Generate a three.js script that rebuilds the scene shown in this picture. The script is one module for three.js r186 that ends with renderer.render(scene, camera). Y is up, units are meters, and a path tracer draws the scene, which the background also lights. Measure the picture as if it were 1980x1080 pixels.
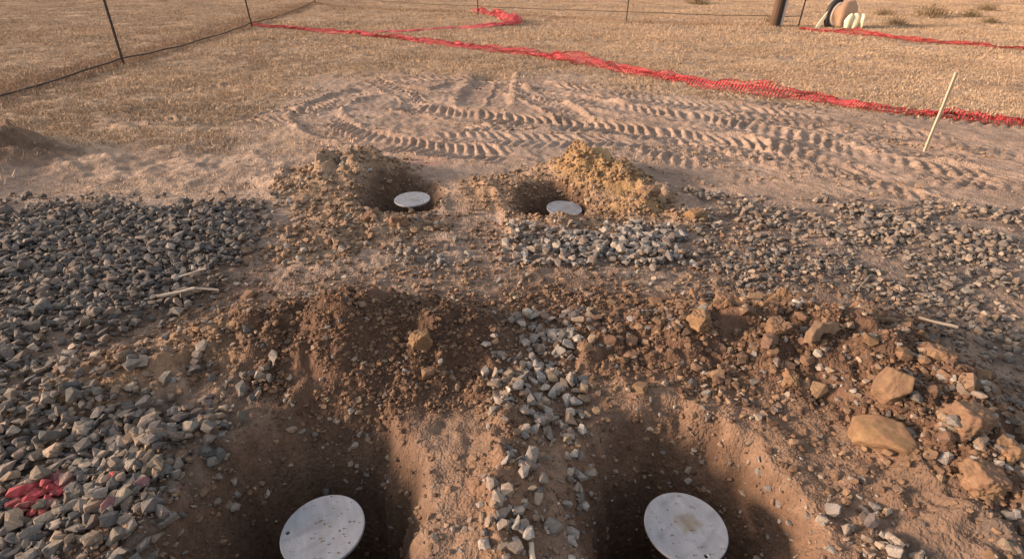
import * as THREE from 'three';
import { ConvexGeometry } from 'three/addons/geometries/ConvexGeometry.js';
import { mergeGeometries, mergeVertices } from 'three/addons/utils/BufferGeometryUtils.js';

// ---------------------------------------------------------------- camera, sky, sun, exposure
const scene = new THREE.Scene();
const camera = new THREE.PerspectiveCamera(54.43, 1024 / 558, 0.05, 2000);
camera.position.set(0, 1.65, 0);
camera.rotation.set(-30.36 * Math.PI / 180, 0, 0);
camera.updateMatrixWorld(true);

const SUN = new THREE.Vector3(-0.97, 0.255, 0.03).normalize();
{ // evening sky: pale blue above, warm haze low down, brighter round the low sun
  const W = 256, H = 128, px = new Float32Array(W * H * 4), v = new THREE.Vector3();
  for (let j = 0; j < H; j++) for (let i = 0; i < W; i++) {
    const el = ((j + 0.5) / H - 0.5) * Math.PI, az = ((i + 0.5) / W - 0.5) * 2 * Math.PI;
    v.set(Math.cos(el) * Math.cos(az), Math.sin(el), Math.cos(el) * Math.sin(az));
    const up = Math.max(0, v.y), low = Math.pow(1 - up, 4), c = Math.max(0, v.dot(SUN)), glow = Math.pow(c, 6) * 0.5 + Math.pow(c, 40) * 0.9;
    const k = (j * W + i) * 4;
    px[k] = 0.335 + 0.15 * low + glow * 0.75;
    px[k + 1] = 0.342 + 0.09 * low + glow * 0.48;
    px[k + 2] = 0.372 + 0.01 * low + glow * 0.24;
    px[k + 3] = 1;
  }
  const t = new THREE.DataTexture(px, W, H, THREE.RGBAFormat, THREE.FloatType);
  t.mapping = THREE.EquirectangularReflectionMapping; t.magFilter = t.minFilter = THREE.LinearFilter; t.needsUpdate = true;
  scene.background = t; scene.environment = t; scene.backgroundIntensity = 1; scene.environmentIntensity = 1;
}
const sun = new THREE.DirectionalLight(new THREE.Color().setRGB(1, 0.70, 0.49), 4.6);
sun.position.copy(SUN).multiplyScalar(60); sun.target.position.set(0, 0, -6);
sun.castShadow = true; sun.shadow.radius = 20; sun.shadow.mapSize.set(4096, 4096);
Object.assign(sun.shadow.camera, { left: -30, right: 30, top: 30, bottom: -30, near: 1, far: 140 });
scene.add(sun, sun.target);
const renderer = new THREE.WebGLRenderer({ antialias: true });
renderer.setSize(1024, 558);
renderer.shadowMap.enabled = true;
renderer.toneMapping = THREE.LinearToneMapping;
renderer.toneMappingExposure = 1.88;

// ---------------------------------------------------------------- helpers
function rng(seed) { let a = seed >>> 0; return () => { a = (a + 0x6D2B79F5) | 0; let t = Math.imul(a ^ (a >>> 15), 1 | a); t = (t + Math.imul(t ^ (t >>> 7), 61 | t)) ^ t; return ((t ^ (t >>> 14)) >>> 0) / 4294967296; }; }
const PERM = new Uint8Array(512), GX = new Float32Array(256), GY = new Float32Array(256), RV = new Float32Array(256);
{ const r = rng(11), p = [...Array(256).keys()]; for (let i = 255; i > 0; i--) { const j = Math.floor(r() * (i + 1)); [p[i], p[j]] = [p[j], p[i]]; }
  for (let i = 0; i < 512; i++) PERM[i] = p[i & 255];
  for (let i = 0; i < 256; i++) { const a = r() * 6.2831853; GX[i] = Math.cos(a) * 1.5; GY[i] = Math.sin(a) * 1.5; RV[i] = r() * 2 - 1; } }
function noise(x, y) {                      // gradient noise, about -1..1
  const xi = Math.floor(x), yi = Math.floor(y), fx = x - xi, fy = y - yi, X = xi & 255, Y = yi & 255;
  const u = fx * fx * fx * (fx * (fx * 6 - 15) + 10), v = fy * fy * fy * (fy * (fy * 6 - 15) + 10);
  const a = PERM[PERM[X] + Y], b = PERM[PERM[X + 1] + Y], c = PERM[PERM[X] + Y + 1], d = PERM[PERM[X + 1] + Y + 1];
  const n0 = GX[a] * fx + GY[a] * fy, n1 = GX[b] * (fx - 1) + GY[b] * fy, n2 = GX[c] * fx + GY[c] * (fy - 1), n3 = GX[d] * (fx - 1) + GY[d] * (fy - 1);
  return n0 + u * (n1 - n0) + v * (n2 - n0 + u * (n0 - n1 - n2 + n3));
}
function noise3(x, y, z) {                  // value noise -1..1
  const xi = Math.floor(x), yi = Math.floor(y), zi = Math.floor(z), f = t => t * t * (3 - 2 * t), u = f(x - xi), v = f(y - yi), w = f(z - zi);
  const h = (i, j, k) => RV[PERM[PERM[PERM[(xi + i) & 255] + ((yi + j) & 255)] + ((zi + k) & 255)]], L = (a, b, t) => a + (b - a) * t;
  return L(L(L(h(0, 0, 0), h(1, 0, 0), u), L(h(0, 1, 0), h(1, 1, 0), u), v), L(L(h(0, 0, 1), h(1, 0, 1), u), L(h(0, 1, 1), h(1, 1, 1), u), v), w);
}
const clamp = (t, a = 0, b = 1) => t < a ? a : t > b ? b : t;
const sstep = (a, b, t) => { t = clamp((t - a) / (b - a)); return t * t * (3 - 2 * t); };
const mix = (a, b, t) => a + (b - a) * t;
const taken = {};
function numbered(n) { const k = taken[n] = (taken[n] ?? -1) + 1; return k ? n + '_' + String(k).padStart(3, '0') : n; }
function mesh(name, geo, mat, parent) { const m = new THREE.Mesh(geo, mat); m.name = parent && parent !== scene ? name : numbered(name); m.castShadow = m.receiveShadow = true; (parent || scene).add(m); return m; }
function group(name) { const g = new THREE.Group(); g.name = numbered(name); scene.add(g); return g; }
function tag(o, label, category, grp, kind) { if (label) o.userData.label = label; if (category) o.userData.category = category; if (grp) o.userData.group = grp; if (kind) o.userData.kind = kind; return o; }
function lin(r, g, b) { return new THREE.Color().setRGB(r, g, b); }
function std(color, rough = 0.9, extra = {}) { return new THREE.MeshStandardMaterial({ color, roughness: rough, ...extra }); }

// tiling noise textures: colour mottling and fine relief, in metres
function tileNoise(size, cells, seed) {
  const r = rng(seed), g = new Float32Array(cells * cells); for (let i = 0; i < g.length; i++) g[i] = r();
  const out = new Float32Array(size * size);
  for (let y = 0; y < size; y++) for (let x = 0; x < size; x++) {
    const fx = x / size * cells, fy = y / size * cells, xi = Math.floor(fx), yi = Math.floor(fy), u = sstep(0, 1, fx - xi), v = sstep(0, 1, fy - yi), x1 = (xi + 1) % cells, y1 = (yi + 1) % cells;
    out[y * size + x] = mix(mix(g[yi * cells + xi], g[yi * cells + x1], u), mix(g[y1 * cells + xi], g[y1 * cells + x1], u), v);
  }
  return out;
}
function noiseTex(size, layers, seed, lo, hi, srgb) {
  const acc = new Float32Array(size * size); let tot = 0;
  layers.forEach(([cells, w], k) => { const n = tileNoise(size, cells, seed + k * 17); for (let i = 0; i < acc.length; i++) acc[i] += n[i] * w; tot += w; });
  let mn = 9, mx = -9; for (const a of acc) { if (a < mn) mn = a; if (a > mx) mx = a; }
  const d = new Uint8Array(size * size * 4);
  for (let i = 0; i < acc.length; i++) { const v = Math.round(255 * mix(lo, hi, (acc[i] - mn) / (mx - mn))); d[i * 4] = d[i * 4 + 1] = d[i * 4 + 2] = v; d[i * 4 + 3] = 255; }
  const t = new THREE.DataTexture(d, size, size, THREE.RGBAFormat); t.wrapS = t.wrapT = THREE.RepeatWrapping; t.magFilter = THREE.LinearFilter; t.minFilter = THREE.LinearMipmapLinearFilter; t.generateMipmaps = true;
  if (srgb) t.colorSpace = THREE.SRGBColorSpace; t.needsUpdate = true; return t;
}

// ---------------------------------------------------------------- the lie of the land: x to the east, d metres north of the origin (z = -d)
const PITS = [ // x, d, shaft radius, funnel radius, funnel drop, shaft depth
  { x: -0.735, d: 1.19, r0: 0.31, r1: 0.47, drop: 0.33, deep: 0.95, s: 1 },
  { x: 0.615, d: 1.19, r0: 0.28, r1: 0.46, drop: 0.33, deep: 0.95, s: 2 },
  { x: -0.90, d: 4.12, r0: 0.225, r1: 0.37, drop: 0.12, deep: 0.6, s: 3 },
  { x: 0.33, d: 4.05, r0: 0.225, r1: 0.36, drop: 0.12, deep: 0.6, s: 4 },
];
const BLOBS = [ // heaps of spoil: x, d, half-widths, height, lumpiness
  [-1.0, 2.16, .34, .24, .17, 1], [-.55, 2.16, .34, .26, .20, 1], [-.75, 2.0, .2, .18, .06, 1], [-.2, 2.12, .22, .22, .11, 1],
  [-1.4, 2.15, .26, .2, .09, .7], [-1.68, 1.9, .26, .2, .09, .6], [-1.9, 1.68, .25, .18, .06, .5],
  [.35, 2.15, .22, .22, .07, .8], [.8, 2.14, .32, .26, .14, 1], [1.3, 2.14, .32, .28, .18, 1], [1.68, 1.96, .28, .28, .16, 1], [1.74, 1.6, .26, .32, .13, 1], [1.6, 1.25, .24, .28, .1, .9],
  [-.02, 1.4, .12, .6, .07, .6], [-1.25, 1.25, .2, .5, .06, .5],
  [-1.38, 4.5, .3, .32, .23, .8], [-1.72, 4.5, .26, .36, .09, .5], [-1.05, 4.7, .2, .2, .06, .7],
  [-.85, 3.52, .24, .12, .07, 1], [-1.2, 3.72, .22, .13, .07, 1], [-1.35, 3.35, .3, .2, .05, .9],
  [.72, 4.62, .26, .25, .21, 1], [.48, 4.72, .26, .18, .10, 1], [.95, 4.35, .24, .22, .13, 1], [1.2, 4.05, .22, .16, .07, 1], [.95, 3.84, .16, .14, .13, 1], [1.24, 3.64, .13, .11, .07, 1],
  [-.40, 9.55, .2, .3, -.11, .3], [-1.35, 7.6, .2, .3, -.05, .3],
  [-.12, 4.3, .3, .26, .05, .7], [.36, 3.62, .28, .1, .05, .8],
  [-5.0, 5.2, .36, .34, .32, .7], [-5.2, 4.6, .5, .35, .14, .5], [-4.9, 4.1, .5, .4, .12, .5], [-4.3, 5.1, .5, .3, .05, .5],
];
function catmull(pts, n = 14) { const c = new THREE.CatmullRomCurve3(pts.map(p => new THREE.Vector3(p[0], 0, p[1]))); return c.getSpacedPoints(pts.length * n).map(v => [v.x, v.z]); }
function curve(pts, o) {
  const q = catmull(pts), s = [0]; let x0 = 1e9, x1 = -1e9, d0 = 1e9, d1 = -1e9;
  for (let i = 1; i < q.length; i++) s.push(s[i - 1] + Math.hypot(q[i][0] - q[i - 1][0], q[i][1] - q[i - 1][1]));
  for (const [a, b] of q) { x0 = Math.min(x0, a); x1 = Math.max(x1, a); d0 = Math.min(d0, b); d1 = Math.max(d1, b); }
  const m = o.hw * 1.7; return { q, s, L: s[s.length - 1], box: [x0 - m, x1 + m, d0 - m, d1 + m], ...o };
}
const TRACKS = [
  curve([[-2.05, 8.35], [-2.42, 7.75], [-2.5, 7.2], [-2.32, 6.6], [-1.97, 6.1], [-1.49, 5.76], [-1.01, 5.53], [-.47, 5.34], [.05, 5.24]], { hw: .27, deep: .06, lug: .045, pitch: .115, berm: .05, skew: .9, id: 1 }),
  curve([[-1.5, 7.4], [-.58, 6.87], [.06, 6.61], [.67, 6.42], [1.51, 6.08], [2.24, 5.68], [2.66, 5.37], [3.01, 4.85], [3.38, 4.44]], { hw: .27, deep: .06, lug: .05, pitch: .125, berm: .045, skew: .9, id: 2 }),
  curve([[-.12, 8.95], [.3, 7.85], [.66, 7.06], [.80, 6.47]], { hw: .2, deep: .05, lug: .035, pitch: .11, berm: .055, skew: .8, id: 3 }),
  curve([[.35, 8.5], [.8, 7.85], [1.42, 7.25], [2.0, 6.87], [2.71, 6.19], [3.24, 5.5], [3.68, 4.92], [4.3, 4.45]], { hw: .3, deep: .06, lug: .045, pitch: .13, berm: .05, skew: .9, id: 4 }),
  curve([[-.3, 9.8], [-.4, 7.1]], { hw: .34, deep: .10, lug: 0, pitch: 1, berm: .04, skew: 0, id: 5 }),
  curve([[1.3, 8.2], [2.16, 7.55], [3.36, 6.95], [4.11, 6.08], [5.19, 5.41], [6.2, 5.0]], { hw: .3, deep: .03, lug: .032, pitch: .13, berm: .02, skew: .9, id: 6 }),
  curve([[-5.0, 8.6], [-4.06, 8.6], [-3.16, 8.0], [-2.6, 8.1]], { hw: .2, deep: .03, lug: .03, pitch: .14, berm: .02, skew: .5, id: 7 }),
  curve([[1.1, 5.5], [1.4, 5.16], [1.75, 4.74], [2.1, 4.3]], { hw: .26, deep: .035, lug: .04, pitch: .13, berm: .02, skew: .9, id: 8 }),
  curve([[-1.9, 8.6], [-1.2, 8.3], [-.7, 8.9]], { hw: .22, deep: .05, lug: .0, pitch: .13, berm: .04, skew: .9, id: 9 }),
  curve([[-2.9, 7.0], [-2.55, 7.4]], { hw: .2, deep: .03, lug: .045, pitch: .14, berm: .02, skew: .6, id: 10 }),
  curve([[-.34, 4.2], [-.25, 3.6], [-.12, 3.1], [-.05, 2.75]], { hw: .19, deep: .03, lug: .022, pitch: .075, berm: .02, skew: 0, id: 11 }),
  curve([[-1.95, 4.95], [-1.72, 4.1]], { hw: .16, deep: .03, lug: .03, pitch: .085, berm: .02, skew: 0, id: 12 }),
  curve([[2.5, 6.9], [3.2, 6.45], [3.9, 5.5], [4.6, 5.0]], { hw: .24, deep: .03, lug: .035, pitch: .12, berm: .025, skew: .9, id: 13 }),
  curve([[-4.3, 7.35], [-3.4, 7.05], [-2.75, 7.25]], { hw: .2, deep: .02, lug: .035, pitch: .13, berm: .02, skew: .6, id: 15 }),
  curve([[-2.3, 8.8], [-1.2, 9.25], [.2, 9.1]], { hw: .22, deep: .03, lug: .02, pitch: .13, berm: .025, skew: .9, id: 16 }),
  curve([[1.6, 8.6], [3.2, 7.75], [5, 6.8], [7.2, 6.0]], { hw: .26, deep: .02, lug: .03, pitch: .13, berm: .015, skew: .9, id: 17 }),
  curve([[3.0, 4.75], [4.2, 4.45], [6.2, 4.3]], { hw: .24, deep: .02, lug: .03, pitch: .12, berm: .015, skew: .9, id: 18 }),
  curve([[-.9, 5.9], [.3, 5.75], [1.4, 5.6], [2.2, 5.0]], { hw: .24, deep: .02, lug: .03, pitch: .12, berm: .02, skew: .9, id: 19 }),
  curve([[1.6, 5.75], [2.2, 5.25], [2.7, 4.6]], { hw: .24, deep: .03, lug: .035, pitch: .12, berm: .02, skew: .9, id: 14 }),
];
{ // older, half lost prints crossing the others
  const r = rng(91); for (let i = 0; i < 11; i++) { const x = -3.4 + 8.4 * r(), d = 5.3 + 3.6 * r() - Math.max(0, x) * .25, a = -.5 + (r() - .5) * 1.3, l = .5 + 1.0 * r(); TRACKS.push(curve([[x - Math.cos(a) * l, d - Math.sin(a) * l], [x, d + .15 * (r() - .5)], [x + Math.cos(a) * l, d + Math.sin(a) * l]], { hw: .16 + .12 * r(), deep: .02 + .02 * r(), lug: i % 3 ? .03 : 0, pitch: .11 + .03 * r(), berm: .025, skew: .9, id: 30 + i })); }
}
function trackAt(t, x, d) {
  let best = 1e9, bs = 0, bu = 0;
  for (let i = 0; i < t.q.length - 1; i++) {
    const ax = t.q[i][0], ad = t.q[i][1], bx = t.q[i + 1][0] - ax, bd = t.q[i + 1][1] - ad, l2 = bx * bx + bd * bd, px = x - ax, pd = d - ad;
    const k = clamp((px * bx + pd * bd) / l2), ex = px - bx * k, ed = pd - bd * k, e = ex * ex + ed * ed;
    if (e < best) { best = e; bs = t.s[i] + Math.sqrt(l2) * k; bu = Math.sqrt(e) * Math.sign(bx * pd - bd * px); }
  }
  return [bs, bu];
}
const TRACKZONE = [[-3.2, 9.2], [-1.6, 9.6], [0.6, 9.6], [1.6, 8.6], [4.2, 7.3], [7.5, 5.8], [7.5, 4.6], [3.6, 4.0], [1.6, 4.4], [-.3, 4.9], [-2.0, 5.2], [-3.0, 6.2]];
const POLY = {
  leftBed: [[-6.5, 4.2], [-3.9, 3.85], [-2.75, 3.9], [-1.99, 3.86], [-1.72, 3.3], [-1.68, 2.75], [-2.02, 2.35], [-2.4, 2.0], [-3.2, 1.2], [-6.5, 1.2]],
  leftLow: [[-2.5, 2.1], [-1.95, 1.72], [-1.5, 1.78], [-1.22, 1.72], [-1.08, 1.35], [-1.05, .5], [-3.2, .5]],
  centre: [[-.06, 3.5], [.55, 3.42], [.95, 3.58], [1.18, 3.5], [1.16, 3.15], [1.02, 2.98], [.3, 2.95], [.0, 3.02]],
  patch: [[-.84, 3.42], [-.5, 3.32], [-.26, 2.86], [-.5, 2.86], [-.74, 3.08]],
  strip: [[1.3, 4.2], [1.5, 4.2], [2.1, 3.85], [2.9, 4.05], [4.6, 3.65], [5.2, 2.6], [3.2, 2.85], [2.25, 3.3], [1.7, 3.35], [1.2, 3.45]],
  flat: [[1.12, 3.35], [1.75, 3.35], [2.3, 3.3], [3.3, 2.9], [5, 2.6], [4.6, .8], [2.7, .9], [2.12, 1.6], [2.3, 2.1], [2.05, 2.42], [1.68, 2.66], [1.12, 2.9]],
  rightLow: [[2.2, 1.8], [1.9, 1.45], [1.55, 1.3], [1.2, 1.15], [1.1, .5], [2.8, .5]],
  ridge: [[.1, 2.4], [.33, 2.25], [.34, 1.75], [.16, 1.45], [.06, 1.0], [-.1, 1.0], [-.12, 1.5], [.0, 1.75], [.0, 2.1]],
  heap: [[-1.32, 2.42], [-.7, 2.6], [-.1, 2.55], [.02, 2.1], [-.1, 1.72], [-.4, 1.66], [-.95, 1.72], [-1.15, 1.9]],
  arm: [[-2.3, 1.5], [-1.9, 1.98], [-1.5, 2.42], [-1.15, 2.5], [-.95, 2.2], [-1.25, 1.85], [-1.6, 1.7]],
  spoil: [[.3, 2.45], [.8, 2.62], [1.4, 2.62], [1.95, 2.4], [2.15, 1.9], [1.95, 1.3], [1.6, 1.1], [1.4, 1.4], [1.25, 1.75], [.7, 1.82], [.35, 1.95]],
  farLeft: [[-2.0, 4.75], [-1.7, 5.1], [-1.1, 5.0], [-.85, 4.55], [-1.1, 4.2], [-1.0, 3.75], [-.6, 3.7], [-.45, 3.45], [-.8, 3.3], [-1.3, 3.0], [-1.6, 3.2], [-1.55, 3.7], [-2.0, 4.2]],
  farRight: [[-.45, 4.55], [.1, 4.7], [.45, 4.95], [.9, 4.95], [1.15, 4.5], [1.2, 3.9], [1.45, 3.7], [1.35, 3.5], [.9, 3.62], [.1, 3.5], [-.02, 3.8], [-.4, 4.0]],
  works: [[-2.3, 1.4], [-1.9, 2.7], [-1.6, 3.9], [-.5, 3.9], [.0, 4.4], [1.6, 3.9], [2.3, 2.6], [2.2, 1.2], [1.3, 1.0], [.9, 1.6], [.3, 1.7], [0, 1.0], [-.2, 1.7], [-1.2, 1.8]],
  turned: [[-.15, 2.6], [.3, 2.75], [.7, 2.6], [.75, 2.15], [.45, 1.85], [.25, 2.2], [.0, 2.15]],
  yellow: [[.4, 4.6], [.55, 4.9], [.85, 4.9], [1.0, 4.55], [1.15, 3.95], [1.05, 3.68], [.8, 3.75], [.72, 4.2]],
};
const PB = {}; for (const k in { ...POLY, track: 1 }) { const p = k === 'track' ? TRACKZONE : POLY[k]; PB[k] = { p, b: [Math.min(...p.map(a => a[0])), Math.max(...p.map(a => a[0])), Math.min(...p.map(a => a[1])), Math.max(...p.map(a => a[1]))] }; }
function inPoly(k, x, d, soft, w) {        // 1 inside, 0 outside, soft ragged edge
  const { p, b } = PB[k]; if (x < b[0] - .6 || x > b[1] + .6 || d < b[2] - .6 || d > b[3] + .6) return 0;
  let e = 1e9, inside = false;
  for (let i = 0, j = p.length - 1; i < p.length; j = i++) {
    const ax = p[j][0], ad = p[j][1], bx = p[i][0] - ax, bd = p[i][1] - ad, t = clamp(((x - ax) * bx + (d - ad) * bd) / (bx * bx + bd * bd));
    e = Math.min(e, Math.hypot(x - ax - bx * t, d - ad - bd * t));
    if ((p[i][1] > d) !== (p[j][1] > d) && x < (p[j][0] - p[i][0]) * (d - p[i][1]) / (p[j][1] - p[i][1]) + p[i][0]) inside = !inside;
  }
  return sstep(-soft, soft, (inside ? e : -e) + (w ?? 0));
}
function land(x, d, out) {
  const wob = .09 * noise(x * 3.1 + 5, d * 3.1) + .05 * noise(x * 9 + 1, d * 9 + 3);
  let h = .05 * noise(x * .21 + 3, d * .21 + 9) * sstep(5, 14, Math.hypot(x, d)) + .02 * noise(x * .8 + 1, d * .8);
  const near = 1 - sstep(9, 22, d);
  let lump = .25 + .3 * sstep(4.2, 3.2, d), heapH = 0;
  for (const b of BLOBS) {
    const ex = (x - b[0]) / b[2], ed = (d - b[1]) / b[3], q = ex * ex + ed * ed;
    if (q < 7) { const g = Math.exp(-q * .9); heapH += b[4] * g; lump += g * b[5] * 1.3; }
  }
  const tz = inPoly('track', x, d, .5, wob * 2);
  const gl = Math.max(inPoly('leftBed', x, d, .1, wob), inPoly('flat', x, d, .12, wob), inPoly('strip', x, d, .12, wob), inPoly('centre', x, d, .1, wob));
  lump = Math.min(lump, 1.5) * (1 - .5 * tz);
  h += heapH * (1 + .35 * noise(x * 4.5, d * 4.5) + .2 * noise(x * 10 + 4, d * 10));
  h += gl * .025;
  if (near > 0) {
    const n1 = noise(x * 7 + 3, d * 7), n2 = noise(x * 15 + 7, d * 15 + 2), n3 = noise(x * 33, d * 33 + 5);
    h += near * lump * (.016 * (Math.abs(n1) * 2 - .5) + .014 * n2 + .011 * n3 + .02 * lump * Math.max(0, noise(x * 11 + 2, d * 11) - .1) );
    h += near * .006 * noise(x * 3.3, d * 3.3);
  }
  // dry turf is tussocky
  const turf = (1 - tz) * sstep(3.6, 4.6, d + .8 * noise(x * .9, d * .9)) * (x < -1.9 || d > 5.5 ? 1 : .2);
  h += turf * (.03 * noise(x * 1.9 + 8, d * 3.0) + .022 * noise(x * 4.3, d * 6) + (d < 14 ? .012 * noise(x * 10, d * 13) : 0));
  // tyre tracks
  let press = 0, paintTrack = 0;
  const sx = x, sd = d; if (tz > 0) { x += .05 * noise(sx * 1.7 + 8, sd * 1.7) + .022 * noise(sx * 5, sd * 5 + 4); d += .05 * noise(sx * 1.7 + 30, sd * 1.7) + .022 * noise(sx * 5 + 9, sd * 5); }
  for (const t of TRACKS) {
    if (x < t.box[0] || x > t.box[1] || d < t.box[2] || d > t.box[3]) continue;
    const [s, u0] = trackAt(t, x, d), u = u0 + .02 * noise(s * 2.3 + t.id * 9, t.id), a = Math.abs(u) / t.hw;
    if (a > 1.7) continue;
    const ends = sstep(-.02, .15, s) * sstep(-.02, .35, t.L - s), wear = clamp(.62 + .95 * noise(s * 1.4 + t.id * 31, t.id * 3 + u * 3)), rag = .07 * noise(x * 7, d * 7);
    const inside = 1 - sstep(.82, 1.04, a + rag);
    let ph = s / t.pitch + t.skew * a * 1.1 + (u > 0 ? .5 : 0); ph -= Math.floor(ph);
    const bar = t.lug ? sstep(.08, .3, ph) * (1 - sstep(.52, .74, ph)) * (t.skew ? sstep(.02, .12, a) : 1) : 0;
    const soften = inside * ends;
    h = mix(h, h * .5, soften * .7) - soften * t.deep * (.5 + .3 * noise(s * 1.7 + 3, t.id)) + soften * bar * t.lug * .95 * wear;
    if (t.id === 5) h += soften * (.022 * (sstep(-.03, .02, u) - sstep(.02, .07, u)) + .02 * sstep(.0, .12, noise(s * 1.6, 4)) + .03 * sstep(.5, .9, s / t.L));
    const crumble = clamp(.55 + .9 * noise(s * 3.1 + 17 * t.id, u > 0 ? 3 : 9));
    h += ends * t.berm * .75 * crumble * Math.exp(-Math.pow((a - 1.16) / .17, 2)) * (1 + .5 * noise(x * 14, d * 14));
    press = Math.max(press, soften);
  }
  x = sx; d = sd;
  if (tz > 0) h += tz * (.010 * noise(x * 5.5, d * 5.5) + .007 * noise(x * 13, d * 13));
  if (tz > 0) h += tz * (1 - press) * .02 * Math.max(0, noise(x * 2.6 + 9, d * 3.4)) * (1 + noise(x * 11, d * 11));
  // pits
  let pitIn = 0, wall = 0, ux = 0, ud = 0;
  for (const p of PITS) {
    const ex = x - p.x, ed = d - p.d; if (Math.abs(ex) > 1 || Math.abs(ed) > 1) continue;
    const an = Math.atan2(ed, ex), r = Math.hypot(ex, ed / (ed > 0 ? 1.26 : 1)) * (1 + .09 * noise(Math.cos(an) * 1.7 + p.s * 7, Math.sin(an) * 1.7) + .06 * noise(Math.cos(an) * 5 + p.s * 3, Math.sin(an) * 5) + .05 * noise(x * 8 + p.s, d * 8));
    if (r > p.r1) continue;
    const q = clamp((r - p.r0) / (p.r1 - p.r0)), wa = 1 - sstep(p.r0 - .05, p.r0 + .035, r);
    h = h * sstep(0, .8, q) - p.drop * Math.pow(1 - q, 1.35) - wa * (p.deep - p.drop) + (1 - wa * .5) * (.02 * noise(x * 9, d * 9) + .016 * noise(x * 21, d * 21)) * (1 - q * .7);
    { const dn = Math.min(0, h) * .3 / Math.max(.05, Math.hypot(ex, ed)); ux = ex * dn; ud = ed * dn; }
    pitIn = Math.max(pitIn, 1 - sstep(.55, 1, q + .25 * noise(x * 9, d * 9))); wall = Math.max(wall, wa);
  }
  if (out) { out.ux = ux; out.ud = ud; out.tz = tz; out.gl = gl; out.pit = pitIn; out.wall = wall; out.turf = turf; out.press = press; out.wob = wob; out.lump = lump; }
  return h;
}
const H = (x, d) => land(x, d, null);

// ---------------------------------------------------------------- ground sheet
const SOIL = {
  field: [.455, .33, .225], dust: [.455, .335, .26], dustDark: [.355, .258, .198], brown: [.14, .078, .048], tan: [.33, .212, .128], yellow: [.46, .305, .15],
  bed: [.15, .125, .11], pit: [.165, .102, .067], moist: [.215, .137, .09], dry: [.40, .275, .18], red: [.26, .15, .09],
};
function groundColour(x, d, m) {
  const c = [0, 0, 0], put = (k, t) => { const s = SOIL[k]; c[0] = mix(c[0], s[0], t); c[1] = mix(c[1], s[1], t); c[2] = mix(c[2], s[2], t); };
  const w = m.wob, w2 = w + .05 * noise(x * 21, d * 21);
  put('field', 1);
  put('dust', Math.max(m.tz, d < 6 ? sstep(6.5, 4.2, d + .9 * noise(x * .8 + 2, d * .8)) : 0));
  put('dustDark', .65 * sstep(.1, .6, noise(x * 1.1 + 40, d * 1.3)) * (d < 10 ? 1 : .4));
  put('moist', .75 * sstep(3.3, 2.5, d + .25 * noise(x * 2, d * 2)) * (1 - .6 * sstep(1.6, 2.4, Math.abs(x))));
  put('bed', .8 * Math.max(m.gl, .9 * inPoly('leftLow', x, d, .12, w2), inPoly('rightLow', x, d, .12, w2), inPoly('patch', x, d, .08, w2)) * clamp(.75 + .8 * noise(x * 5, d * 5)));
  put('tan', .9 * inPoly('arm', x, d, .1, w2)); put('dry', .85 * Math.max(inPoly('farLeft', x, d, .08, w2), inPoly('farRight', x, d, .08, w2)));
  put('brown', .95 * inPoly('heap', x, d, .12, w2)); put('brown', .8 * Math.max(inPoly('spoil', x, d, .12, w2), .8 * inPoly('turned', x, d, .14, w2))); put('red', .6 * inPoly('ridge', x, d, .1, w2));
  put('moist', .9 * sstep(1.0, .55, Math.hypot((x + 4.95) / .95, (d - 5.05) / .5) + .5 * w2)); // darker ragged-edged patch over the left mound, reusing the moist soil colour
  put('yellow', .9 * inPoly('yellow', x, d, .07, w2));
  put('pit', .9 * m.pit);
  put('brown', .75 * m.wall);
  if (x < -6 && d > 7) { const f = Math.abs(x + 7.1 + (d > 12 ? (d - 12) * .05 : 0) + .5); put('dustDark', .75 * sstep(1.0, .2, f + .4 * noise(x * 2, d * 2))); }
  const g = 1 + .16 * noise(x * 1.9, d * 1.9 + 7) + .14 * noise(x * 6.3 + 2, d * 6.3) + .13 * noise(x * 17, d * 17) + (d < 8 ? .16 * noise(x * 41, d * 41) : 0) + m.turf * (.2 * noise(x * 2.1, d * 3.6) + .2 * noise(x * 6, d * 10) + .2 * noise(x * .7, d * 1.0 + 5));
  const tint = .05 * noise(x * .6 + 20, d * .6);
  // faint red marking paint blown over the ground beside the small pit
  const paint = .35 * Math.max(0, 1 - Math.hypot((x + .82) / .3, (d - 4.98) / .3)) * clamp(.5 + noise(x * 16, d * 16));
  c[0] = mix(c[0], .62, paint); c[1] = mix(c[1], .12, paint); c[2] = mix(c[2], .12, paint);
  return [clamp(c[0] * g * (1 + tint)), clamp(c[1] * g), clamp(c[2] * g * (1 - tint))];
}
function axis(fineLo, fineHi, step, lo, hi, grow, mid, midStep) {
  const up = (a, end) => { const o = []; let v = a, s = step; while (v < end) { const lim = Math.abs(v) < mid ? midStep : 1e9; s = Math.min(s * grow, Math.max(lim, step)); v += s; o.push(v); } return o; };
  const mids = []; for (let v = fineLo; v <= fineHi + 1e-9; v += step) mids.push(v);
  const hiSide = up(mids[mids.length - 1], hi), loSide = up(-fineLo, -lo).map(v => -v).reverse();
  return [...loSide, ...mids, ...hiSide];
}
const xs = axis(-2.7, 2.7, .0145, -260, 260, 1.012, 8, .034);
const ds = (() => { const o = []; for (let v = .75, s = .0145; v < 400;) { o.push(v); s = v < 2.9 ? .0145 : v < 9.8 ? Math.min(s * 1.006, .027) : s * 1.02; v += s; } const back = []; for (let v = .75, s = .02; v > -30;) { s *= 1.3; v -= s; back.push(v); } return [...back.reverse(), ...o]; })();
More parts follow.
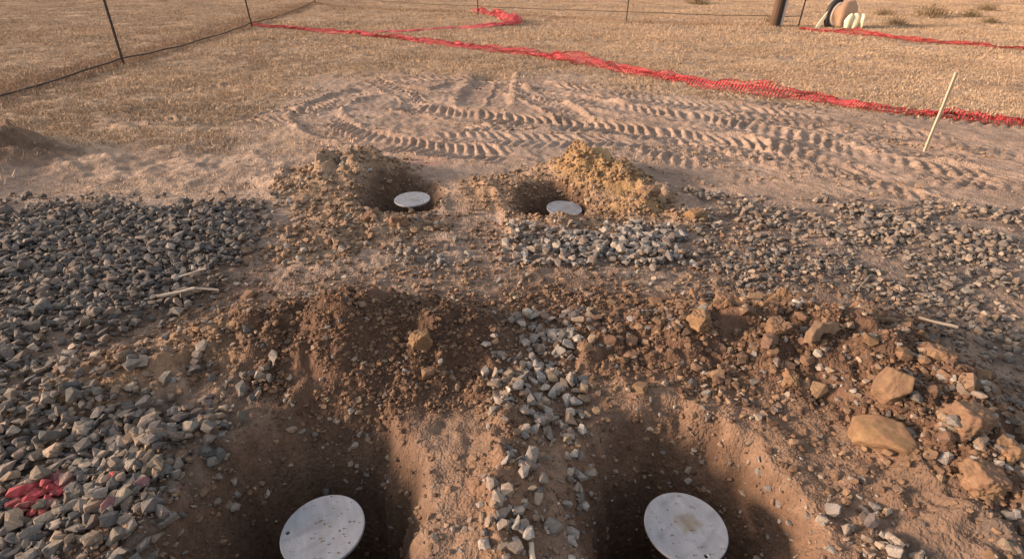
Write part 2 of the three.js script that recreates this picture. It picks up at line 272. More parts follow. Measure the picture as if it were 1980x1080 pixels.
{
  const nx = xs.length, nd = ds.length, pos = new Float32Array(nx * nd * 3), col = new Float32Array(nx * nd * 3), uv = new Float32Array(nx * nd * 2), m = {};
  for (let j = 0; j < nd; j++) for (let i = 0; i < nx; i++) {
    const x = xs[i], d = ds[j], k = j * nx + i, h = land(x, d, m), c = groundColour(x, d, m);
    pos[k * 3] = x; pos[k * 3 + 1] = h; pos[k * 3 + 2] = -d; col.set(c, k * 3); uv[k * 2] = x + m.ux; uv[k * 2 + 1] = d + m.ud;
  }
  const idx = new Uint32Array((nx - 1) * (nd - 1) * 6); let q = 0;
  for (let j = 0; j < nd - 1; j++) for (let i = 0; i < nx - 1; i++) { const a = j * nx + i, b = a + 1, c = a + nx, e = c + 1; idx[q++] = a; idx[q++] = b; idx[q++] = c; idx[q++] = b; idx[q++] = e; idx[q++] = c; }
  const g = new THREE.BufferGeometry(); g.setAttribute('position', new THREE.BufferAttribute(pos, 3)); g.setAttribute('color', new THREE.BufferAttribute(col, 3)); g.setAttribute('uv', new THREE.BufferAttribute(uv, 2)); g.setIndex(new THREE.BufferAttribute(idx, 1)); g.computeVertexNormals();
  const cm = noiseTex(2048, [[11, .5], [23, .8], [52, .9], [130, 1], [320, 1], [700, 1.1]], 5, .66, 1, true), bm = noiseTex(2048, [[30, .7], [80, 1], [200, 1], [450, .9], [900, .6]], 77, 0, 1, false);
  for (const t of [cm, bm]) t.repeat.set(1 / 3.13, 1 / 3.13);
  const mat = new THREE.MeshStandardMaterial({ vertexColors: true, roughness: .97, map: cm, bumpMap: bm, bumpScale: .016 });
  tag(mesh('ground', g, mat), 'bare dirt and dry turf with pits, spoil heaps and tyre tracks', 'ground', null, 'structure');
  console.log('ground', nx, nd, nx * nd * 2);
}

// ---------------------------------------------------------------- stones and clods
function polytope(seed, detail, nPlanes, sx, sy, sz, round, rough, kMin = .66) {   // a block cut by random planes, edges a little worn
  const r = rng(seed), g0 = new THREE.IcosahedronGeometry(1, detail); g0.deleteAttribute('uv'); g0.deleteAttribute('normal');
  const g = mergeVertices(g0, 1e-4), P = g.attributes.position, pl = [];
  for (let i = 0; i < nPlanes; i++) { const v = new THREE.Vector3(r() * 2 - 1, r() * 2 - 1, r() * 2 - 1).normalize(); if (kMin < .5 && i < 6) { const w = [0, 0, 0]; w[i >> 1] = i & 1 ? 1 : -1; v.multiplyScalar(.32).add(new THREE.Vector3(...w)).normalize(); pl.push([v, .56 + .14 * r()]); continue; } pl.push([v, kMin < .5 ? .7 + .18 * r() : kMin + (1 - kMin) * .7 * r()]); }
  const v = new THREE.Vector3(), uv = new Float32Array(P.count * 2);
  for (let i = 0; i < P.count; i++) {
    v.fromBufferAttribute(P, i).normalize(); let acc = 0;
    for (const [n, k] of pl) { const c = n.dot(v); if (c > .05) acc += Math.pow(c / k, round); }
    acc += 1; const rr = Math.pow(acc, -1 / round) * (1 + rough * noise3(v.x * 2.3 + seed, v.y * 2.3, v.z * 2.3) + rough * .6 * noise3(v.x * 6 + seed, v.y * 6, v.z * 6) + (detail > 6 ? rough * .55 * noise3(v.x * 13 + seed, v.y * 13, v.z * 13) + rough * .3 * noise3(v.x * 29 + seed, v.y * 29, v.z * 29) : 0));
    uv[i * 2] = v.x * 1.7 + v.z; uv[i * 2 + 1] = v.y * 1.7 - v.z;
    P.setXYZ(i, v.x * rr * sx, v.y * rr * sy, v.z * rr * sz);
  }
  g.setAttribute('uv', new THREE.BufferAttribute(uv, 2)); g.computeVertexNormals(); return g;
}
const stoneMap = noiseTex(256, [[6, 1], [16, 1], [40, 1], [90, .8]], 9, .6, 1, true), stoneBump = noiseTex(256, [[10, 1], [30, 1], [70, .8]], 19, 0, 1, false);
const stoneMat = new THREE.MeshStandardMaterial({ color: 0xffffff, roughness: .88, map: stoneMap });
function hull(seed, n, sx, sy, sz, box) {   // a broken stone: flat faces, sharp edges
  const r = rng(seed), pts = [];
  for (let i = 0; i < n; i++) { const v = new THREE.Vector3(r() * 2 - 1, r() * 2 - 1, r() * 2 - 1).normalize(), p = Math.pow(Math.abs(v.x) ** box + Math.abs(v.y) ** box + Math.abs(v.z) ** box, -1 / box), k = .8 + .25 * r(); pts.push(v.multiplyScalar(p * k).multiply(new THREE.Vector3(sx, sy, sz))); }
  const g = new ConvexGeometry(pts), P = g.attributes.position, uv = new Float32Array(P.count * 2); for (let i = 0; i < P.count; i++) { uv[i * 2] = P.getX(i) * 1.7 + P.getZ(i); uv[i * 2 + 1] = P.getY(i) * 1.7 - P.getZ(i); }
  g.setAttribute('uv', new THREE.BufferAttribute(uv, 2)); return g;
}
const rs = rng(301);
const STONES = []; for (let i = 0; i < 16; i++) STONES.push(hull(100 + i, 13 + (i % 6), .5, .5 * (.4 + .4 * rs()), .5 * (.55 + .35 * rs()), 2.6 + 2 * rs()));
const CLODS = []; for (let i = 0; i < 14; i++) CLODS.push(hull(300 + i, 16 + (i % 8), .5, .5 * (.5 + .4 * rs()), .5 * (.62 + .33 * rs()), 2 + .8 * rs()));

const GREYS = { dark: [[.115, .117, .122], [.14, .138, .138], [.17, .165, .158], [.21, .19, .17], [.09, .092, .097], [.25, .21, .17], [.13, .11, .095]], mid: [[.24, .225, .205], [.31, .28, .25], [.19, .175, .165], [.36, .31, .26], [.28, .22, .175], [.16, .15, .145]], pale: [[.42, .39, .36], [.5, .465, .42], [.34, .325, .31], [.45, .38, .32], [.29, .275, .26]], warm: [[.40, .31, .23], [.33, .25, .18], [.46, .38, .30], [.29, .23, .19]], dry: [[.40, .28, .185], [.34, .23, .15], [.44, .32, .215], [.30, .20, .13]], clay: [[.245, .155, .095], [.21, .13, .08], [.29, .187, .11], [.18, .108, .068]], soil: [[.32, .21, .13], [.26, .165, .10], [.36, .245, .16], [.22, .135, .085]], brown: [[.165, .094, .06], [.215, .128, .078], [.13, .073, .045], [.28, .17, .10]], yellow: [[.42, .265, .13], [.45, .30, .16], [.36, .23, .12], [.30, .19, .105]] };
// zone, stones per square metre, size range, colours, how far one may sit above the ground, label of the large ones
const ZONES = [ // thin: how patchy the cover is
  { k: 'leftBed', n: 2700, s: [.012, .08], c: ['dark', 'dark', 'mid', 'dark', 'mid'], lift: .035, thin: -1, where: 'in the wide dark gravel bed beside the dry turf' },
  { k: 'leftLow', n: 2900, s: [.013, .08], p: 2, c: ['mid', 'dark', 'mid', 'dark', 'warm'], lift: .03, thin: -.35, where: 'in the loose gravel around the red paint mark' },
  { k: 'centre', n: 2000, s: [.02, .085], p: 2, c: ['pale', 'mid', 'pale'], lift: .03, thin: -.1, where: 'in the gravel patch before the tilted plate' },
  { k: 'patch', n: 1400, s: [.016, .07], c: ['pale', 'mid', 'warm'], lift: .015, thin: .2, where: 'in the small gravel patch beside the flattened track strip' },
  { k: 'strip', n: 2100, s: [.011, .07], c: ['mid', 'warm', 'warm', 'mid'], lift: .015, thin: .35, where: 'in the gravel strip along the tyre tracks' },
  { k: 'flat', n: 3000, s: [.008, .055], c: ['mid', 'warm', 'mid', 'dark'], lift: .006, thin: .25, where: 'in the flattened gravel behind the rocky spoil heap' },
  { k: 'rightLow', n: 1900, s: [.014, .075], c: ['mid', 'warm', 'pale'], lift: .015, thin: .35, where: 'in the dirt beyond the pit with the stained plate' },
  { k: 'ridge', n: 2600, s: [.014, .075], p: 2, c: ['pale', 'warm', 'pale', 'mid'], lift: .016, thin: .15, where: 'on the dirt ridge between the two big pits' },
  { k: 'spoil', n: 420, s: [.01, .06], c: ['pale', 'warm', 'mid'], lift: .012, thin: .4, where: 'lying in the rocky brown spoil heap' },
  { k: 'heap', n: 200, s: [.008, .035], c: ['pale', 'mid'], lift: .006, thin: .4, where: 'on the dark brown soil heap' },
  { k: 'arm', n: 360, s: [.01, .06], c: ['warm', 'mid'], lift: .008, thin: .5, where: 'on the tan dirt ridge beside the dark gravel bed' },
  { k: 'farLeft', n: 420, s: [.01, .065], c: ['pale', 'warm', 'mid'], lift: .008, thin: .5, where: 'in the tan dirt before the raised plate' },
  { k: 'farRight', n: 160, s: [.01, .04], c: ['warm', 'mid'], lift: .006, thin: .5, where: 'in the dirt around the yellow mound' },
];
const r1 = rng(42), stones = [], crumbs = [], M4 = new THREE.Matrix4(), Q = new THREE.Quaternion(), E3 = new THREE.Euler(), V = new THREE.Vector3(), S3 = new THREE.Vector3();
function pitDist(x, d) { let m = 9; for (const p of PITS) m = Math.min(m, Math.hypot(x - p.x, d - p.d) / p.r0); return m; }
function stone(x, d, s, col, zone, lift, list = stones, sink = .18) {
  const dusty = .28 * r1() * r1(); col = [mix(col[0], .31, dusty), mix(col[1], .225, dusty), mix(col[2], .165, dusty)];
  const y = H(x, d) + lift * r1() + s * (.25 - sink * r1());
  const j = .82 + .36 * r1(), t = (r1() - .5) * .05;
  list.push({ x, d, s, y, rx: (r1() - .5) * 1.1, ry: r1() * 6.283, rz: (r1() - .5) * 1.1, v: Math.floor(r1() * 96), c: [clamp(col[0] * j * (1 + t)), clamp(col[1] * j), clamp(col[2] * j * (1 - t))], zone });
}
function visible(x, d, m = .5) { return d > .6 && Math.abs(x) < (d * .863 + 1.65 * .5055) * .945 + m; }
for (const z of ZONES) {
  const { b } = PB[z.k], area = (b[1] - b[0]) * (b[3] - b[2]);
  for (let i = 0, n = area * z.n; i < n; i++) {
    const x = mix(b[0], b[1], r1()), d = mix(b[2], b[3], r1()), u = r1();
    if (!visible(x, d, 1)) continue;
    const wob = .12 * noise(x * 3.1 + 5, d * 3.1) + .1 * noise(x * 8, d * 8 + 3);
    if (r1() > inPoly(z.k, x, d, .34, wob * 1.8 - .05)) continue;
    if (pitDist(x, d) < 1.05) continue;
    if (z.k === 'ridge' && d < 1.3 && r1() < .3) continue;
    if (r1() < z.thin - 1.3 * noise(x * 2.4 + 30, d * 2.4)) continue;
    const set = GREYS[z.c[Math.floor(r1() * z.c.length)]];
    stone(x, d, mix(z.s[0], z.s[1], Math.pow(u, z.p ?? 2.6)), set[Math.floor(r1() * set.length)], z, z.lift);
  }
}
// stones lost over the rest of the worked ground and bedded in the pit sides
for (let i = 0; i < 26000; i++) {
  const x = (r1() - .5) * 8, d = .8 + 4.2 * r1() * r1() + .3 * r1(); if (!visible(x, d, .3) || pitDist(x, d) < 1.05) continue;
  if (d > 3.9 && r1() < .75) continue;
  const set = GREYS[['pale', 'mid', 'warm', 'warm'][Math.floor(r1() * 4)]];
  if (r1() < .5 - 1.2 * noise(x * 1.7 + 50, d * 1.7)) continue;
  stone(x, d, .005 + .045 * Math.pow(r1(), 5), set[Math.floor(r1() * set.length)], null, .0, stones, .3);
}
// crumbs of turned soil
const CR = [['heap', 20000, 'brown', .005, .034], ['spoil', 9000, 'brown', .005, .04], ['spoil', 1300, 'clay', .010, .095], ['arm', 4500, 'soil', .006, .045], ['ridge', 3500, 'soil', .005, .03], ['farLeft', 3000, 'dry', .006, .07], ['farRight', 2400, 'dry', .006, .06], ['yellow', 6000, 'yellow', .008, .06], ['rightLow', 2200, 'soil', .006, .05], ['leftLow', 1600, 'soil', .006, .06], ['works', 2600, 'soil', .005, .045], ['works', 700, 'brown', .005, .04], ['turned', 9000, 'brown', .005, .04]];
for (const [k, n, cn, s0, s1] of CR) {
  const { b } = PB[k], area = (b[1] - b[0]) * (b[3] - b[2]);
  for (let i = 0; i < area * n; i++) {
    const x = mix(b[0], b[1], r1()), d = mix(b[2], b[3], r1()), u = r1();
    const wob = .12 * noise(x * 3.1 + 5, d * 3.1) + .1 * noise(x * 8, d * 8 + 3);
    if (r1() > inPoly(k, x, d, .14, wob) || pitDist(x, d) < 1.03 || noise(x * 4 + 60, d * 4) < -.35) continue;
    const set = GREYS[cn]; stone(x, d, mix(s0, s1, Math.pow(u, 8)), set[Math.floor(r1() * set.length)], k, .004, crumbs, .3);
  }
}
for (const p of PITS) for (let i = 0, n = p.r1 > .5 ? 5200 : 1500; i < n; i++) { // loose dirt and stones on the pit sides
  const a = r1() * 6.283, q = mix(p.r0 * .97, p.r1 * 1.08, r1()), x = p.x + Math.cos(a) * q, d = p.d + Math.sin(a) * q * 1.08; if (d < .5) continue;
  if (r1() < .93) stone(x, d, .004 + .03 * Math.pow(r1(), 6), (r1() < .5 ? GREYS.soil : GREYS.brown)[i % 4], 'pit', 0, crumbs, .25); else stone(x, d, .006 + .03 * Math.pow(r1(), 3), GREYS[i % 2 ? 'warm' : 'pale'][i % 4], null, 0, stones, .25);
}
// crumbled edges along the tyre tracks and dust clods
for (let i = 0; i < 3800; i++) {
  const t = TRACKS[Math.floor(r1() * TRACKS.length)], k = Math.floor(r1() * (t.q.length - 1)), a = t.q[k], b = t.q[k + 1], l = Math.hypot(b[0] - a[0], b[1] - a[1]), o = t.hw * (1.16 + .22 * (r1() - .5)) * (r1() < .5 ? -1 : 1), f = r1();
  const x = mix(a[0], b[0], f) + (b[1] - a[1]) / l * o, d = mix(a[1], b[1], f) - (b[0] - a[0]) / l * o;
  stone(x, d, .008 + .05 * Math.pow(r1(), 4), [.40, .29, .20], 'track', 0, crumbs, .35);
}
for (const [px, pd, py] of [[-.655, 1.185, -.045], [.605, 1.195, -.045], [-.79, 4.03, .03], [.42, 4.04, -.055]]) for (let i = 0; i < 34; i++) { // dirt fallen on the plates
  const a = r1() * 6.283, q = .13 * Math.sqrt(r1()); stone(px + Math.cos(a) * q, pd + Math.sin(a) * q, .003 + .009 * r1() * r1(), GREYS.soil[i % 4], 'plate', 0, crumbs); crumbs[crumbs.length - 1].y = py + .002;
}
function place(o, list, geos) {
  E3.set(o.rx, o.ry, o.rz); Q.setFromEuler(E3); return M4.compose(V.set(o.x, o.y, -o.d), Q, S3.setScalar(o.s));
}
function scatter(name, list, geos, mat, label, category) {
  const g = group(name); tag(g, label, category, null, 'stuff');
  geos.forEach((geo, k) => {
    const part = list.filter(o => o.v % geos.length === k); if (!part.length) return;
    const im = new THREE.InstancedMesh(geo, mat, part.length); im.name = name + '_grains'; im.castShadow = im.receiveShadow = true; im.userData.kind = 'stuff';
    part.forEach((o, i) => { im.setMatrixAt(i, place(o)); im.setColorAt(i, lin(...o.c)); });
    g.add(im);
  });
  console.log(name, list.length); return g;
}
// the stones that show largest are things of their own
const VP = new THREE.Matrix4().multiplyMatrices(camera.projectionMatrix, camera.matrixWorldInverse.copy(camera.matrixWorld).invert());
function shows(o, m = .97) { V.set(o.x, o.y, -o.d).applyMatrix4(VP); return Math.abs(V.x) < m && Math.abs(V.y) < m; }
// red marking paint sprayed over the gravel that lies in one round patch
{ const r = rng(5); for (let i = 0; i < 26; i++) { const a = i * 2.4, q = .02 * Math.sqrt(i); stone(-1.67 + Math.cos(a) * q, 1.265 + Math.sin(a) * q, .03 + .035 * r(), GREYS.mid[i % 6], ZONES[1], .012); } }
stones.forEach(o => {
  o.score = o.zone && shows(o) ? o.s / Math.hypot(o.x, o.d, 1.6) : 0;
  const e = Math.hypot(o.x + 1.67, (o.d - 1.265) * 1.05); if (e < .15) { const t = sstep(.10, .03, e + .06 * (((o.v * 37) % 11) / 11 - .5)); if (t > .05) { o.c = [mix(o.c[0], .60, t * .9), mix(o.c[1], .075, t * .9), mix(o.c[2], .095, t * .9)]; o.paint = t; if (o.zone && e < .12 && o.s > .026) o.score = 1; } }
});
stones.sort((a, b) => b.score - a.score);
const bigStones = stones.slice(0, 285), restStones = stones.slice(285);
const toneMats = new Map();
function toneMat(c) { const k = c.map(v => Math.round(v * 90)).join(); if (!toneMats.has(k)) toneMats.set(k, new THREE.MeshStandardMaterial({ color: lin(...c.map(v => Math.round(v * 90) / 90)), roughness: .88, map: stoneMap })); return toneMats.get(k); }
for (const o of bigStones) {
  const m = mesh(o.paint > .3 ? 'painted_stone' : 'gravel_stone', STONES[o.v % STONES.length], toneMat(o.c)); place(o).decompose(m.position, m.quaternion, m.scale);
  const l = (o.c[0] + o.c[1] + o.c[2]) / 3, warm = o.c[0] / o.c[2], tone = l < .15 ? 'blackish' : l < .22 ? (warm > 1.25 ? 'dull brown' : 'dark grey') : l < .31 ? (warm > 1.3 ? 'brown' : 'mid grey') : l < .4 ? (warm > 1.3 ? 'tan' : 'pale grey') : 'whitish';
  const size = o.s > .07 ? 'big' : o.s > .055 ? 'medium' : 'small', shape = ['angular', 'flat sided', 'blocky', 'wedge shaped'][o.v % 4];
  if (o.paint > .3) { tag(m, `${size} ${shape} stone ${o.paint > .8 ? 'sprayed bright red' : 'partly sprayed red'} in the round paint mark on the gravel`, 'painted stone', 'stones in the red paint mark'); continue; }
  tag(m, `${size} ${tone} ${shape} stone ${o.zone.where}`, 'stone', 'stones ' + o.zone.where);
}
scatter('gravel', restStones, STONES, stoneMat, 'loose grey and tan gravel spread in beds over the dirt', 'gravel');

crumbs.forEach(o => { o.score = (o.zone === 'heap' || o.zone === 'spoil' || o.zone === 'arm') && shows(o) ? o.s / Math.hypot(o.x, o.d, 1.6) : 0; });
crumbs.sort((a, b) => b.score - a.score);
const bigCrumbs = crumbs.slice(0, 120);
const MARKS = [[1.35, 2.31, 'upright yellow block'], [1.72, 2.21, 'flat yellow slab'], [1.51, 1.64, 'tilted pointed rock'], [1.41, 1.48, 'long tan slab'], [1.67, 1.45, 'lumpy clay block'], [1.60, 1.25, 'crumbly clay lump'], [1.36, 1.93, 'hooked shard'], [.3, 2.1, 'ridge of pale stones']];
const CLOD_LABEL = { heap: ['clod of soil on the dark crumbly heap', 'clods on the dark brown heap'], spoil: ['clod of soil in the rocky spoil heap', 'clods in the rocky spoil heap'], arm: ['clod on the dusty ridge beside the dark gravel', 'clods on the dusty ridge'] };
for (const o of bigCrumbs) { const m = mesh('soil_clod', CLODS[o.v % CLODS.length], toneMat(o.c)); place(o).decompose(m.position, m.quaternion, m.scale); const cw = o.c[0] > .3 ? 'tan' : o.c[0] > .2 ? 'reddish brown' : 'dark brown', size = o.s > .08 ? 'large' : o.s > .05 ? 'medium' : 'small';
  let near = '', best = .22; if (o.zone === 'spoil') for (const [lx, ld, name] of MARKS) { const e = Math.hypot(o.x - lx, o.d - ld); if (e < best) { best = e; near = ', beside the ' + name; } }
  tag(m, near ? `${size} ${cw} clod in the spoil heap${near}` : `${size} ${cw} ${CLOD_LABEL[o.zone][0]}`, 'clod', CLOD_LABEL[o.zone][1]); }
scatter('soil_crumbs', crumbs.slice(120), CLODS, stoneMat, 'crumbs of turned brown and yellow soil over the heaps and ruts', 'soil');

// single rocks that stand out: x, d, length, flatten, width, turn, tilt, colour, seed, kind, label
const CLAY = [[.235, .152, .093], [.25, .162, .09], [.22, .142, .09]];
const ROCKS = [
  [1.35, 2.31, .15, .95, .8, .6, .25, [.40, .25, .115], 1, 0, 'upright yellow block of clay topping the far edge of the spoil heap'],
  [1.72, 2.21, .16, .55, .62, .15, .1, [.42, .275, .125], 2, 0, 'flat yellow slab of clay lying on the crest of the spoil heap'],
  [1.51, 1.64, .17, .85, .66, .9, .5, [.35, .225, .125], 3, 1, 'tilted tan pointed rock with one smooth lit face'],
  [1.41, 1.48, .23, .48, .62, -.35, .22, [.32, .21, .125], 4, 1, 'long tan slab of rock, largest in the spoil heap'],
  [1.67, 1.45, .19, .75, .8, .3, -.2, [.33, .225, .11], 5, 0, 'lumpy yellow brown clay block beside the long tan slab'],
  [1.60, 1.25, .17, .75, .85, 1.3, .1, [.35, .235, .11], 6, 0, 'crumbly yellow clay lump below the lumpy clay block'],
  [1.72, 1.33, .11, .8, .8, .4, .1, [.32, .215, .105], 16, 0, 'small yellow clay lump wedged beside the crumbly one'],
  [1.37, 2.19, .06, .8, .8, .4, 0, [.58, .50, .40], 7, 2, 'small round cream stone beneath the upright yellow block'],
  [1.20, 2.0, .12, .8, .8, .2, .1, [.30, .185, .10], 8, 0, 'brown clay lump beside the hooked shard'],
  [1.02, 2.20, .13, .85, .8, 1.2, 0, [.34, .21, .11], 9, 0, 'tan clay lump on the pit side of the spoil heap'],
  [.86, 2.05, .12, .8, .8, 2.2, .1, [.27, .16, .09], 10, 0, 'reddish brown clay lump among pale stones'],
  [1.62, 2.08, .13, .8, .8, 2.6, -.1, [.31, .20, .11], 11, 0, 'broken brown clay lump behind the tilted pointed rock'],
  [-.37, 1.86, .075, .75, .8, .5, .1, [.42, .32, .21], 12, 1, 'pale tan rounded rock on the slope of the dark brown heap'],
  [-.41, 1.96, .11, .8, .85, .5, .1, [.28, .16, .085], 13, 0, 'orange brown clod above the pale rounded rock'],
  [-1.36, 2.26, .13, .7, .8, 1.4, .1, [.30, .20, .11], 14, 0, 'tan clod of dirt on the crest of the dusty ridge'],
  [-1.72, 3.12, .085, .8, .8, .8, .0, [.42, .25, .13], 15, 1, 'orange stone standing out in the dark gravel bed'],
  [-1.50, 2.62, .10, .5, .7, 1.1, .1, [.36, .27, .21], 17, 1, 'flat pinkish tan stone in the dark gravel bed'],
  [1.04, 3.90, .16, .8, .9, .4, .0, [.48, .30, .12], 18, 0, 'crumbly yellow clod at the foot of the tall yellow mound'],
  [1.33, 3.62, .17, .6, .8, .1, .1, [.34, .22, .12], 19, 0, 'brown clod lying alone between yellow mound and gravel strip'],
  [-1.02, 3.58, .17, .7, .55, 1.0, .2, [.34, .24, .15], 20, 0, 'long tan clod leaning below the small pit with raised plate'],
  [-.80, 3.50, .15, .7, .7, .3, .1, [.40, .27, .15], 21, 0, 'broad tan clod before the raised plate'],
  [1.20, 1.80, .1, .8, .8, 1.3, .1, [.36, .24, .13], 25, 0, 'tan clay lump at the brink of the pit with stained plate'],
  [1.78, 1.78, .12, .7, .8, 2.3, .1, [.33, .22, .12], 26, 0, 'brown lump beside the tilted pointed rock'],
];
for (const [x, d, s, fl, w, turn, tilt, c, seed, kind, label] of ROCKS) {
  const g = polytope(900 + seed * 7, 16, kind ? 13 : 16, .68, .68 * fl, .68 * w, kind ? 120 : 70, kind ? .04 : .13, .46);
  { const P = g.attributes.position, C = new Float32Array(P.count * 3); for (let i = 0; i < P.count; i++) { const a = P.getX(i) * 5 + seed * 9, b = P.getY(i) * 5, e = P.getZ(i) * 5, k = .86 + .2 * noise3(a, b, e) + .16 * noise3(a * 2.7, b * 2.7, e * 2.7) + .14 * noise3(a * 7, b * 7, e * 7); C.set([k, k * (.97 + .06 * noise3(a + 40, b, e)), k * .96], i * 3); } g.setAttribute('color', new THREE.BufferAttribute(C, 3)); }
  const m = mesh(kind ? 'rock' : 'clay_block', g, new THREE.MeshStandardMaterial({ color: lin(...(kind === 2 ? c : CLAY[seed % 3])), roughness: .95, vertexColors: true }));
  m.position.set(x, H(x, d) + s * fl * .13, -d); m.rotation.set(tilt, turn, tilt * .6); m.scale.setScalar(s * .9);
  tag(m, label, kind ? 'rock' : 'clay lump');
}
// hooked shard of clay
{
  const sh = new THREE.Shape(); sh.absarc(0, 0, .10, Math.PI * .98, Math.PI * .2, true); sh.absarc(0, 0, .055, Math.PI * .25, Math.PI * .95, false);
  const g = new THREE.ExtrudeGeometry(sh, { depth: .05, bevelEnabled: true, bevelSize: .008, bevelThickness: .008, bevelSegments: 2, curveSegments: 14 }); 
  const P = g.attributes.position; for (let i = 0; i < P.count; i++) P.setXYZ(i, P.getX(i) * 1.2 + .006 * noise3(P.getX(i) * 60, P.getY(i) * 60, P.getZ(i) * 60), P.getY(i) + .008 * noise3(P.getX(i) * 40 + 9, P.getY(i) * 40, P.getZ(i) * 40), P.getZ(i)); g.computeVertexNormals();
  const m = mesh('clay_shard', g, std(lin(.31, .21, .135), .95, { map: stoneMap, bumpMap: stoneBump, bumpScale: .003 })); m.scale.setScalar(.68); m.position.set(1.36, H(1.36, 1.93) + .0, -1.93); m.rotation.set(-.45, .25, .1);
  tag(m, 'hooked curved shard of tan clay arching over the spoil heap', 'clay shard');
}
// single stones with paint or a pink cast
{
  const one = [[-1.41, 1.30, .055, [.72, .09, .08], 'slim bright red stone standing apart from the round paint mark'], [-1.33, 1.17, .085, [.30, .14, .14], 'large grey stone with a faint pink paint tint'], [-1.29, 1.27, .06, [.27, .13, .14], 'dull pink stone among grey gravel by the big pit'], [1.70, 1.15, .05, [.30, .07, .08], 'dull dark red stone at the foot of the yellow clay lumps'], [1.74, 1.09, .05, [.38, .12, .12], 'pinkish stone beside the dark red one']];
  one.forEach(([x, d, s, c, label], i) => { const m = mesh('painted_stone', STONES[(i * 5 + 2) % 16], new THREE.MeshStandardMaterial({ color: lin(...c), roughness: .75, map: stoneMap })); m.position.set(x, H(x, d) + .03, -d); m.rotation.set(.3 * i, i * 1.3 + .7, .2); m.scale.set(i ? s : s * .45, s * .8, s); tag(m, label, 'painted stone'); });
}

// ---------------------------------------------------------------- round plates on pipes in the pits
const plateMap = (seed, stain) => {
  const S = 256, d = new Uint8Array(S * S * 4), r = rng(seed), spots = []; for (let i = 0; i < 15; i++) spots.push([r(), r(), .004 + .012 * r() * r()]);
  for (let y = 0; y < S; y++) for (let x = 0; x < S; x++) {
    const u = x / S, v = y / S; let k = .90 + .05 * noise(u * 5 + seed, v * 5) + .05 * noise(u * 14 + v * 6, v * 3 - u * 3 + seed) + .035 * noise(u * 40, v * 40 + seed);
    const ru = u * .77 + v * .64, rv = -u * .64 + v * .77; k -= .07 * sstep(.1, .7, noise(ru * 2.2 + seed * 3, rv * 8 + seed));     // wiped dust
    let br = 1, bl = 1; const e = Math.hypot(u - .54, v - .55), st = stain * sstep(.22, .02, e + .06 * noise(u * 12, v * 12)); k -= .16 * st; bl -= .16 * st; br += .03 * st;
    for (const [a, b, q] of spots) { const f = Math.hypot(u - a, v - b); if (f < q) k *= .35; }
    const i = (y * S + x) * 4; d[i] = 255 * clamp(k * br); d[i + 1] = 255 * clamp(k * (1 - .05 * st)); d[i + 2] = 255 * clamp(k * bl * 1.01); d[i + 3] = 255;
  }
  const t = new THREE.DataTexture(d, S, S, THREE.RGBAFormat); t.colorSpace = THREE.SRGBColorSpace; t.magFilter = THREE.LinearFilter; t.minFilter = THREE.LinearMipmapLinearFilter; t.generateMipmaps = true; t.needsUpdate = true; return t;
};
const pipeMat = std(lin(.10, .10, .105), .6, { metalness: .4 });
function pileCap(x, d, y, holes, tilt, seed, stain, label) {
  const g = group('pile_cap'); g.position.set(x, y, -d); g.rotation.set(tilt[0], 0, tilt[1]);
  const R = .139, sh = new THREE.Shape(); sh.absarc(0, 0, R, 0, Math.PI * 2); for (const [a, b, q] of holes) { const h = new THREE.Path(); h.absarc(a, b, q, 0, Math.PI * 2, true); sh.holes.push(h); }
  const geo = new THREE.ExtrudeGeometry(sh, { depth: .008, bevelEnabled: true, bevelSize: .0025, bevelThickness: .002, bevelSegments: 2, curveSegments: 64 }); geo.rotateX(-Math.PI / 2); geo.translate(0, -.010, 0);
  const P = geo.attributes.position, uv = new Float32Array(P.count * 2); for (let i = 0; i < P.count; i++) { uv[i * 2] = P.getX(i) / (2 * R) + .5; uv[i * 2 + 1] = -P.getZ(i) / (2 * R) + .5; } geo.setAttribute('uv', new THREE.BufferAttribute(uv, 2));
  mesh('plate', geo, new THREE.MeshStandardMaterial({ color: lin(.27, .295, .335), roughness: .5, metalness: .0, map: plateMap(seed, stain) }), g);
  const pipe = new THREE.CylinderGeometry(.036, .036, .95, 28, 1, true); pipe.translate(0, -.012 - .475, 0); mesh('post', pipe, pipeMat, g);
  const collar = new THREE.LatheGeometry([[.036, -.07], [.046, -.068], [.046, -.016], [.036, -.013]].map(p => new THREE.Vector2(...p)), 28); mesh('collar', collar, pipeMat, g);
  tag(g, label, 'pile cap', 'four round white pile caps in their pits'); return g;
}
pileCap(-.655, 1.185, -.045, [[-.118, -.012, .009], [-.02, .03, .004]], [0, .02], 3, .1, 'round white plate with dusty streaks, in the big pit near the red paint mark');
pileCap(.605, 1.195, -.045, [[.038, -.108, .009], [-.085, -.012, .005]], [0, -.02], 8, 1, 'round white plate with a brown stained centre, in the big pit near the yellow rocks');
pileCap(-.79, 4.03, .03, [[.10, -.06, .008]], [.03, .01], 14, .1, 'round white plate raised on a pipe, in the small pit beside the tracked-over mound');
pileCap(.42, 4.04, -.055, [[.0, .11, .007]], [.04, -.06], 21, .3, 'slightly tilted round white plate in the small pit beside the tall yellow mound');

